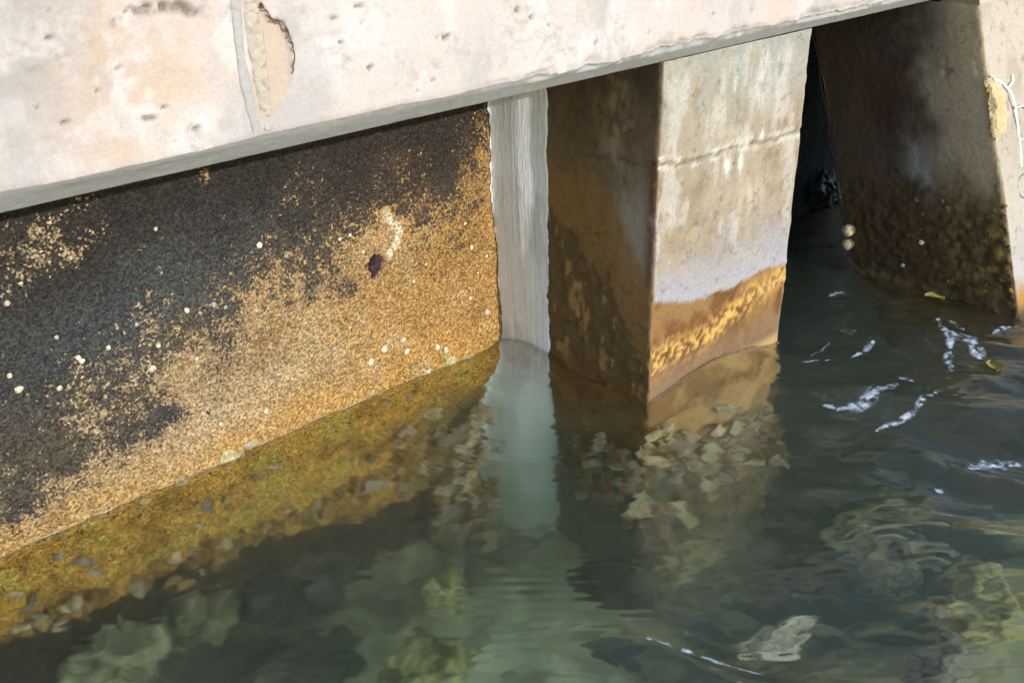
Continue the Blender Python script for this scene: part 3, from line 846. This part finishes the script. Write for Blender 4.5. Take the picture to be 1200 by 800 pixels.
# ------------------------------------------------------------------ marks on the front of the raked pile
def pile_front(px, py, proud):
    """point on the raked front face"""
    r = ray(px, py)
    # y = QYF + (z-1.375)*QRAKE - proud
    t = (QYF - 1.375 * QRAKE - proud + QRAKE * CAM[2] - CAM[1]) / (r[1] - QRAKE * r[2])
    return CAM + r * t
def stroke(name, pts, w, mat, parent, proud=.004, thick=.006):
    P = [pile_front(a, b, proud) for a, b in pts]
    Q = []
    for a, b in zip(P[:-1], P[1:]):
        for i in range(5): Q.append(a + (b - a) * i / 5)
    Q.append(P[-1]); Q = np.array(Q)
    vs, fs = [], []
    r2 = random.Random(len(pts) + int(w * 1e4))
    for i, q in enumerate(Q):
        t = Q[min(i + 1, len(Q) - 1)] - Q[max(i - 1, 0)]; t /= np.linalg.norm(t)
        nrm = np.array([0, -1, QRAKE]); nrm /= np.linalg.norm(nrm)
        s = np.cross(t, nrm); s /= np.linalg.norm(s)
        ww = w * r2.uniform(.6, 1.25)
        base = q - nrm * thick
        vs += [base - s * ww, q - s * ww * .6 + nrm * .0, q + s * ww * .6, base + s * ww]
    for i in range(len(Q) - 1):
        for k in range(3):
            fs.append((i * 4 + k, i * 4 + k + 1, i * 4 + k + 5, i * 4 + k + 4))
    return mesh_obj(name, vs, fs, mat, parent)
stroke('white_streak', [(1165, 92), (1176, 97), (1186, 108), (1191, 125), (1194, 150), (1197, 175), (1198, 195)], .006, M['white'], pile, .005)
stroke('white_streak', [(1188, 88), (1188, 96), (1182, 103)], .005, M['white'], pile, .006)
stroke('white_streak', [(1192, 126), (1200, 124), (1210, 128)], .005, M['white'], pile, .0065)
stroke('white_streak', [(1195, 164), (1204, 162), (1212, 166)], .004, M['white'], pile, .007)
ringp = [(1201 + 8 * math.sin(a), 218 - 14 * math.cos(a)) for a in np.linspace(0, 2 * math.pi, 17)]
stroke('ring_mark', ringp, .006, M['ring'], pile, .005)
# the head of the raked pile, lapping up the face of the beam
def head():
    z0, z1 = 1.3535, 1.80
    fy = lambda z: QYF + (z - 1.375) * QRAKE
    n, k = 30, 24
    vs = []
    for i in range(n):
        for j in range(k):
            z = z0 + (z1 - z0) * j / (k - 1); x = QX0 + (QX1 - QX0) * i / (n - 1)
            vs.append((x, fy(z) - .004 * fbm(np.array([[x, 0, z]]), 12, 3, 160)[0], z))
    f = grid_faces(n, k).tolist()
    b = len(vs)
    vs += [(QX0, 2.125, z0), (QX0, 2.125, z1), (QX1, 2.125, z0), (QX1, 2.125, z1)]
    f += [[0, b, b + 1] + list(range(k - 1, 0, -1)), [b + 2] + list(range((n - 1) * k, n * k)) + [b + 3],
          [b + 1, b + 3] + [i * k + k - 1 for i in range(n - 1, -1, -1)], [b, b + 2, b + 3, b + 1]]
    V = np.array(vs)
    C = np.tile(lin(206, 194, 178, .64), (len(V), 1))
    return mesh_obj('pile_head', V, f, M['pier'], pile, attrs={'col': C, 'col2': C * .6, 'mask': np.full(len(V), .3)})
head()
# ochre crust on the front arris
def crust():
    n, k = 26, 16
    c = np.array([pile_front(1165, 128, .0)])
    vs = []
    for i in range(n):
        for j in range(k):
            a, b = i / (n - 1) * 2 - 1, j / (k - 1) * 2 - 1
            px = 1165 + b * 14 + a * 2; py = 130 + a * 34
            p = pile_front(px, py, 0)
            e = 1 - (a * a + b * b)
            h = .022 * max(-.5, e + (fbm(np.array([p]), 25, 3, 300)[0] - .5) * 2.0) + (fbm(np.array([p]), 70, 3, 301)[0] - .5) * .014
            if p[0] < QX0: p[0] = QX0 - .004 + (p[0] - QX0) * .1; 
            vs.append(p + np.array([0, -1, QRAKE]) * h)
    return mesh_obj('ochre_crust', vs, grid_faces(n, k, True), M['ochre'], pile)
crust()

# ------------------------------------------------------------------ rope with two floats on the back edge of the raked pile
def tube(pts, rad, seg=8, seed=1, jit=.15):
    vs, fs = [], []
    rr = random.Random(seed)
    pts = [np.array(p, float) for p in pts]
    for i, p in enumerate(pts):
        t = pts[min(i + 1, len(pts) - 1)] - pts[max(i - 1, 0)]; t /= np.linalg.norm(t)
        a = np.cross(t, [0.3, 1, 0.1]); a /= np.linalg.norm(a); b = np.cross(t, a)
        for k in range(seg):
            q = 2 * math.pi * k / seg
            vs.append(p + (a * math.cos(q) + b * math.sin(q)) * (rad[i] if hasattr(rad, '__len__') else rad) * rr.uniform(1 - jit, 1 + jit))
    for i in range(len(pts) - 1):
        for k in range(seg): fs.append((i * seg + k, i * seg + (k + 1) % seg, (i + 1) * seg + (k + 1) % seg, (i + 1) * seg + k))
    fs.append(tuple(range(seg))); fs.append(tuple((len(pts) - 1) * seg + k for k in range(seg))[::-1])
    return vs, fs
yb = lambda z: 2.82 + (z - 1.375) * QRAKE
def crack(pts, parent, mat):
    P = []
    rr = random.Random(8)
    for a, b in zip(pts[:-1], pts[1:]):
        for i in range(6): P.append(np.array([a[0] + (b[0] - a[0]) * i / 6 + rr.uniform(-.0028, .0028), 2.1115, a[1] + (b[1] - a[1]) * i / 6 + rr.uniform(-.0015, .0015)]))
    n = len(P)
    v_, f_ = tube(P, [.0010 + .0034 * rr.random() ** 1.5 * (1 - i / n) for i in range(n)], 6, 9, .4)
    return mesh_obj('crack', v_, f_, mat, parent)
crack(rim_pts[:6], beam, plain('crack_shade', lin(150, 124, 102, .5), lin(104, 84, 68, .5), 80))  # raised tube, its brown stands in for the crack's shaded depth
rp = [(QX0 - .008, yb(z) + .01 + .006 * math.sin(z * 23), z) for z in np.linspace(1.34, .16, 60)]
v_, f_ = tube(rp, .006, 7, 5, .3)
rope = mesh_obj('rope', v_, f_, M['rope'])
tag(rope, 'thin dark rope down the back edge of the leaning pile, ending in two cream lumps', 'rope')
for (px, py, s) in [(994, 270, 1.0), (993, 286, .95)]:
    c = on(px, py, 0, QX0 - .03)
    n, k = 10, 12
    vs = []
    for i in range(n):
        th = math.pi * (i + .001) / (n - 1.0 + .002)
        for j in range(k):
            q = 2 * math.pi * j / k
            r = .036 * s * (1 + .10 * math.sin(th * 9)) * rng.uniform(.92, 1.08)
            vs.append((c[0] + r * math.sin(th) * math.cos(q), c[1] + r * math.sin(th) * math.sin(q), c[2] + .034 * s * math.cos(th)))
    fs = [(i * k + j, (i + 1) * k + j, (i + 1) * k + (j + 1) % k, i * k + (j + 1) % k) for i in range(n - 1) for j in range(k)]
    mesh_obj('float', vs, fs, M['float'], rope)
# black mussel clump low on the dark wall
clump = bpy.data.objects.new('mussel_clump', None)
COL.objects.link(clump)
c0 = on(965, 228, 1, WY - .02)
clump.location = c0
tag(clump, 'black clump of mussels on the shaded wall in the gap, beside the rope', 'mussels')
MUS = [shell_mesh('mussel', rng, M['black'], n=10, elong=1.8, hgt=.5) for _ in range(3)]
for (px, py, s) in [(958, 212, .10), (965, 226, .13), (972, 218, .10), (968, 236, .12), (956, 226, .10), (974, 232, .09), (961, 240, .08)]:
    q = on(px, py, 1, WY - .03) - c0
    stick('mussel', rng.choice(MUS), clump, q, (-.3, -1, .1), s, rng, .5)

# ------------------------------------------------------------------ seabed and rocks
def build_bed():
    xs = coords((-14, -.5, .5), (-.5, 6, .035), (6, 20, .5))
    ys = coords((-14, -.5, .5), (-.5, 3.3, .035), (3.3, 6, .3))
    X, Y = np.meshgrid(xs, ys, indexing='ij')
    x, y = X.ravel(), Y.ravel()
    P = np.stack([x, y, 0 * x], 1)
    z = -1.75 + (fbm(P, 1.1, 4, 400) - .5) * .55 + (fbm(P, 6, 4, 401) - .5) * .16
    z += .35 * np.exp(-((x - 3.2) / .9) ** 2 - ((y - .9) / .6) ** 2)       # the rise at lower right
    z += .25 * sstep(2.3, 3.2, y) * sstep(2.0, 1.0, x)                       # rubble along the wall
    z -= .9 * sstep(3.0, 3.8, x) * sstep(1.0, 1.9, y)                       # the hole between the piers
    V = np.stack([x, y, z], 1)
    C = np.tile(lin(158, 166, 118, .7), (len(V), 1))
    C = mixc(C, lin(84, 88, 66, .6), sstep(.46, .6, fbm(P, 1.7, 4, 402)))
    C = mixc(C, lin(214, 206, 140, .75), np.exp(-((x - 3.2) / .7) ** 2 - ((y - .9) / .45) ** 2) * .8)
    C = mixc(C, lin(206, 226, 178, .8), np.exp(-((x - 1.95) / .55) ** 2 - ((y - 2.25) / .45) ** 2) * .9)
    C = mixc(C, lin(40, 46, 40, .5), sstep(2.9, 3.7, x) * sstep(.9, 1.7, y) * .9)  # shade between the piers darkened into the bed colour
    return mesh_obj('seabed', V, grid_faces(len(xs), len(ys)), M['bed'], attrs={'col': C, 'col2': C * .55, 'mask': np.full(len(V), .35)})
bed = tag(build_bed(), kind='structure')
def rock(px, py, depth, sx, sy, sz, c, label, seed):
    n, k = 40, 60
    o = under(px, py, 2, depth)
    th = np.linspace(.0, math.pi, n)[:, None] * np.ones((1, k)); ph = np.linspace(0, 2 * math.pi, k)[None, :] * np.ones((n, 1))
    D = np.stack([np.sin(th) * np.cos(ph), np.sin(th) * np.sin(ph), np.cos(th)], -1).reshape(-1, 3)
    r = .72 + (fbm(D + seed, 1.6, 4, 500 + seed) - .5) * 1.1 + (fbm(D + seed, 6, 3, 520 + seed) - .5) * .28
    r = r + (fbm(D + seed, 14, 3, 560 + seed) - .5) * .14
    V = D * r[:, None] * np.array([sx, sy, sz])
    C = np.tile(lin(*[min(255, q * 1.12) for q in c], .75), (len(V), 1))
    C = mixc(C, lin(*[q * .7 for q in c], .7), sstep(.45, .65, fbm(D, 3, 4, 530 + seed)))
    ob = mesh_obj('rock', V, grid_faces(n, k), M['rock'], attrs={'col': C, 'col2': C * .4, 'mask': np.full(len(V), .3)})
    ob.location = Vector(o)
    RECV.append(ob)
    return tag(ob, label, 'rock', 'rocks under the water')
rock(130, 765, -1.15, .26, .2, .2, (150, 158, 112), 'broad pale green rock under the water at the lower left corner', 1)
rock(230, 720, -1.25, .22, .16, .18, (128, 130, 88), 'olive rock just right of the broad pale green rock, under the water at left', 2)
rock(350, 790, -1.45, .3, .2, .16, (84, 90, 68), 'dark weedy rock under the water at the bottom edge, left of the glowing green patch', 3)
rock(500, 790, -1.2, .28, .2, .16, (168, 176, 112), 'yellow-green rock under the water at the middle of the bottom edge', 4)
rock(520, 690, -1.35, .14, .1, .1, (186, 186, 120), 'small bright yellow-green rock below the oyster reef', 5)
rock(905, 750, -.75, .26, .1, .07, (186, 182, 152), 'long pale flat rock near the surface at lower right', 6)
rock(1150, 700, -1.0, .32, .2, .16, (188, 180, 110), 'large yellowish rock under the water at the right edge', 7)
rock(1050, 640, -1.1, .3, .2, .14, (150, 148, 112), 'olive-grey rock under the water left of the large yellowish rock', 8)
rock(800, 650, -1.4, .35, .2, .16, (142, 140, 92), 'olive rock under the water at the foot of the middle pier', 9)
rock(720, 690, -1.35, .16, .22, .16, (60, 66, 56), 'dark boulder under the water below the pale strip', 10)
rock(350, 680, -1.35, .3, .2, .2, (70, 74, 60), 'dark boulder under the water below the golden wall', 11)
rock(1100, 780, -.9, .25, .14, .12, (160, 152, 120), 'grey-olive rock under the water at the lower right corner', 12)

# ------------------------------------------------------------------ water
def water_h(x, y):
    P = np.stack([x, y, 0 * x], 1)
    gx = sstep(2.1, 3.6, x - y * .35 + .3)                       # livelier to the right, out of the corner
    near = np.exp(-((x - 2.0) / .8) ** 2 - ((y - .9) / .5) ** 2) * .7
    A = np.clip(gx + near, 0, 1)
    w1 = (fbm(P, 2.2, 2, 600, stretch=(1, 1.5, 1)) - .5)
    w2 = (fbm(P, 5.2, 2, 601, stretch=(1, 1.7, 1)) - .5)
    w3 = (fbm(P, 14, 2, 602, stretch=(1, 1.5, 1)) - .5)
    A = A * (1 - .7 * np.exp(-((x - 4.3) / .8) ** 2 - ((y - 2.6) / .7) ** 2))
    u_ = x * .727 - y * .686; v_ = x * .678 + y * .735                 # along and across the ripple crests
    Q = np.stack([u_, v_, 0 * x], 1)
    w1 = (fbm(Q, 1.6, 2, 600, stretch=(.7, 1.3, 1)) - .5)
    w2 = (fbm(Q, 4.5, 2, 601, stretch=(.75, 1.35, 1)) - .5)
    w3 = (fbm(Q, 13, 2, 602, stretch=(.75, 1.3, 1)) - .5)
    h = w1 * (.022 + .095 * A) + w2 * (.006 + .034 * A) + w3 * (.0026 + .0095 * A)
    h += (fbm(Q, 34, 2, 603, stretch=(.7, 1.3, 1)) - .5) * (.0014 + .0042 * A)
    pat = sstep(.48, .62, fbm(P, 1.3, 3, 607)) * sstep(2.5, 1.9, y)
    h += .0007 * pat * np.sin(v_ * 2 * math.pi / .040 + 5 * fbm(P, 2.2, 2, 608))
    # fine ring ripples running out of the corner
    d = np.hypot(x - 2.75, y - 2.75)
    h += .0005 * np.sin(d * 2 * math.pi / .045 + 3 * fbm(P, 3, 2, 604)) * np.exp(-((d - .75) / .35) ** 2)
    h += .0006 * np.sin((x * .55 + y * .83) * 2 * math.pi / .055 + 5 * fbm(P, 2, 2, 605)) * sstep(1.3, .9, y) * sstep(.3, .6, fbm(P, 1.5, 2, 606))
    h -= .02 * A
    for (a, b, ht, wv_, lu) in [(1168, 556, .050, .10, .40), (800, 782, .040, .09, .35), (1130, 405, .045, .11, .30), (1040, 474, .030, .09, .35), (1185, 640, .035, .10, .35)]:
        c = on(a, b, 2, 0.0)
        du = u_ - (c[0] * .727 - c[1] * .686); dv = v_ - (c[0] * .678 + c[1] * .735) + .12 * np.sin(du * 5)
        h += ht * np.exp(-(dv / wv_) ** 2 - (du / lu) ** 2)
    # swash standing up in the corner
    h += .075 * np.exp(-((x - 2.78) / .10) ** 2 - ((y - 2.86) / .16) ** 2)
    # rise along the pier front towards its right arris
    h += .055 * np.exp(-((y - 2.12) / .12) ** 2) * np.exp(-((x - 3.12) / .22) ** 2)
    h -= .05 * np.exp(-((y - 2.12) / .16) ** 2) * np.exp(-((x - 3.68) / .16) ** 2)
    return h
def build_water():
    xs = coords((-13.5, .2, .35), (.2, 5.4, .0095), (5.4, 19.5, .35))
    ys = coords((-13.5, .25, .35), (.25, 3.14, .0095), (3.14, 5.5, .3))
    X, Y = np.meshgrid(xs, ys, indexing='ij')
    x, y = X.ravel(), Y.ravel()
    z = water_h(x, y)
    z *= sstep(-13, -6, x) * sstep(19, 10, x)
    V = np.stack([x, y, z], 1)
    nx, ny = len(xs), len(ys)
    F = grid_faces(nx, ny)
    b = len(V)
    zb = -3.2
    VB = np.array([[xs[0], ys[0], zb], [xs[-1], ys[0], zb], [xs[-1], ys[-1], zb], [xs[0], ys[-1], zb]])
    V2 = np.vstack([V, VB])
    me_faces = [list(f) for f in F[:0]]
    m, nt, p = new_mat('sea_water')
    nt.nodes.remove(p)
    L = nt.links.new
    out = nt.nodes['Material Output']
    gl = N(nt, 'ShaderNodeBsdfGlass', IOR=1.333, Roughness=0.12)        # fine chop blurs what lies deep
    L(gl.outputs[0], out.inputs['Surface'])
    ab = N(nt, 'ShaderNodeVolumeAbsorption', Density=0.05); ab.inputs['Color'].default_value = (.20, .80, .50, 1)
    sc = N(nt, 'ShaderNodeVolumeScatter', Density=0.10); sc.inputs['Color'].default_value = (.76, .96, .72, 1)
    ad = N(nt, 'ShaderNodeAddShader'); L(ab.outputs[0], ad.inputs[0]); L(sc.outputs[0], ad.inputs[1])
    L(ad.outputs[0], out.inputs['Volume'])
    rim = [(np.arange(nx) * ny), ((nx - 1) * ny + np.arange(ny)), (np.arange(nx)[::-1] * ny + ny - 1), (np.arange(ny)[::-1])]
    polys = F.tolist()
    ends = [(b, b + 1), (b + 1, b + 2), (b + 2, b + 3), (b + 3, b)]
    for r_, (e0, e1) in zip(rim, ends):
        polys.append([e0, e1] + [int(i) for i in r_[::-1]])
    polys.append([b + 3, b + 2, b + 1, b])
    me = bpy.data.meshes.new('water')
    me.from_pydata(V2.tolist(), [], polys)
    fl = np.ones(len(polys), bool); fl[-5:] = False
    me.polygons.foreach_set('use_smooth', fl)
    me.materials.append(m)
    o = bpy.data.objects.new('water', me)
    COL.objects.link(o)
    return tag(o, kind='structure')
water = build_water()
# the lapping edge: a pale tube painted as the lit meniscus along wall and pier
def glint_edge(name, pts, parent, seed, label=None):
    v_, f_ = tube(pts, [.0012 + .0036 * random.Random(seed + i).random() ** 2 for i in range(len(pts))], 6, seed, .3)
    return mesh_obj(name, v_, f_, M['glint'], parent)
xs = np.linspace(.35, 2.66, 230)
yw = WY - wall_relief(xs, water_h(xs, xs * 0 + WY))
glint_edge('glint_line', np.stack([xs, yw - .002, water_h(xs, yw) + .002], 1), wall, 3)
xs = np.linspace(PX0 + .02, PX1 - .01, 90)
glint_edge('glint_line', np.stack([xs, xs * 0 + PYF - .008, water_h(xs, xs * 0 + PYF) + .002], 1), pier, 5)
# floating leaves and flecks
def leaf(px, py, s, rot, label):
    c = on(px, py, 2, 0.0)
    c[2] = float(water_h(np.array([c[0]]), np.array([c[1]]))[0]) + .004
    n, k = 9, 5
    vs = []
    for i in range(n):
        t = i / (n - 1)
        w = .30 * math.sin(math.pi * t ** .8) ** .8 + .01
        for j in range(k):
            q = j / (k - 1) * 2 - 1
            vs.append(((t - .5) * s, q * w * s, (.10 * q * q + .06 * math.sin(t * 5)) * s))
    v2 = [(a, b, c_ - .002) for a, b, c_ in vs]
    f = [(i * k + j, (i + 1) * k + j, (i + 1) * k + j + 1, i * k + j + 1) for i in range(n - 1) for j in range(k - 1)]
    f2 = [tuple(q + n * k for q in p[::-1]) for p in f]
    o = mesh_obj('leaf', vs + v2, f + f2, M['leaf'])
    o.location = Vector(c); o.rotation_euler = (0, 0, rot)
    return tag(o, label, 'leaf')
leaf(1097, 339, .10, -.9, 'yellow leaf floating beside the dark face of the leaning pile')
leaf(1163, 435, .11, .6, 'larger dull yellow leaf floating in the ripples at the right edge')
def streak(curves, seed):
    """thin pale ribbons painted as sky glints along curves on the water"""
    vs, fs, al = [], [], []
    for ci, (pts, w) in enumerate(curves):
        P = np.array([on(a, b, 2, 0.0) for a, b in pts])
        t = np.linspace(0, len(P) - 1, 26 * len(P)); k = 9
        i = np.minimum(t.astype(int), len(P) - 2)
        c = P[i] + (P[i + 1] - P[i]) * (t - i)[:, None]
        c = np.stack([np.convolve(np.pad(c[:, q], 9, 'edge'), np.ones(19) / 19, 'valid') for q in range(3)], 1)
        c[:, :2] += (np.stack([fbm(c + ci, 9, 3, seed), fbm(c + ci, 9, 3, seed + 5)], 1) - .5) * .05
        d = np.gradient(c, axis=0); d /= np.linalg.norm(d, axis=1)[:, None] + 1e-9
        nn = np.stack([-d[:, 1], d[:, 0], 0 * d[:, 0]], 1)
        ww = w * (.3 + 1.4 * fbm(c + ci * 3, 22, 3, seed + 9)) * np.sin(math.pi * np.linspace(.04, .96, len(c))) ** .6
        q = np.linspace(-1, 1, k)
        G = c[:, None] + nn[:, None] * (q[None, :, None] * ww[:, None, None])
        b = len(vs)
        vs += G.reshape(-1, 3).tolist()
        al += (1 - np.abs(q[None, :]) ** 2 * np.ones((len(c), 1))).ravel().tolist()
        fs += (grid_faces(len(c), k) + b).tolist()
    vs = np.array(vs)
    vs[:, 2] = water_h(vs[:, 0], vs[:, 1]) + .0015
    return mesh_obj('glint_foam_streaks', vs, fs, M['glint_foam'], attrs={'edge': np.array(al)})
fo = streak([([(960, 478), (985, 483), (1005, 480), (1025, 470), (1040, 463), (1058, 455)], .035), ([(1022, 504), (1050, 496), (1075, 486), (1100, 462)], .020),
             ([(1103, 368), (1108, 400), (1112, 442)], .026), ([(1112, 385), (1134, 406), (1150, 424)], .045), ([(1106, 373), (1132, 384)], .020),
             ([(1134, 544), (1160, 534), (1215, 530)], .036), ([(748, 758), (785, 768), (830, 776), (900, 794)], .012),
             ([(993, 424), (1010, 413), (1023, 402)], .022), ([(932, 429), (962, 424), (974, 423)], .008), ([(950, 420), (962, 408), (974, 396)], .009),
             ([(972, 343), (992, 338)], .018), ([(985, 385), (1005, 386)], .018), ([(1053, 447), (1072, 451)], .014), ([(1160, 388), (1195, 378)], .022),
             ([(1098, 566), (1108, 571)], .020)], 31)  # the last short ribbon is a drifting fleck, the others painted glints
tag(fo, 'broken white foam streaks painted as sky reflections on the dark ripples', 'glint', kind='stuff')
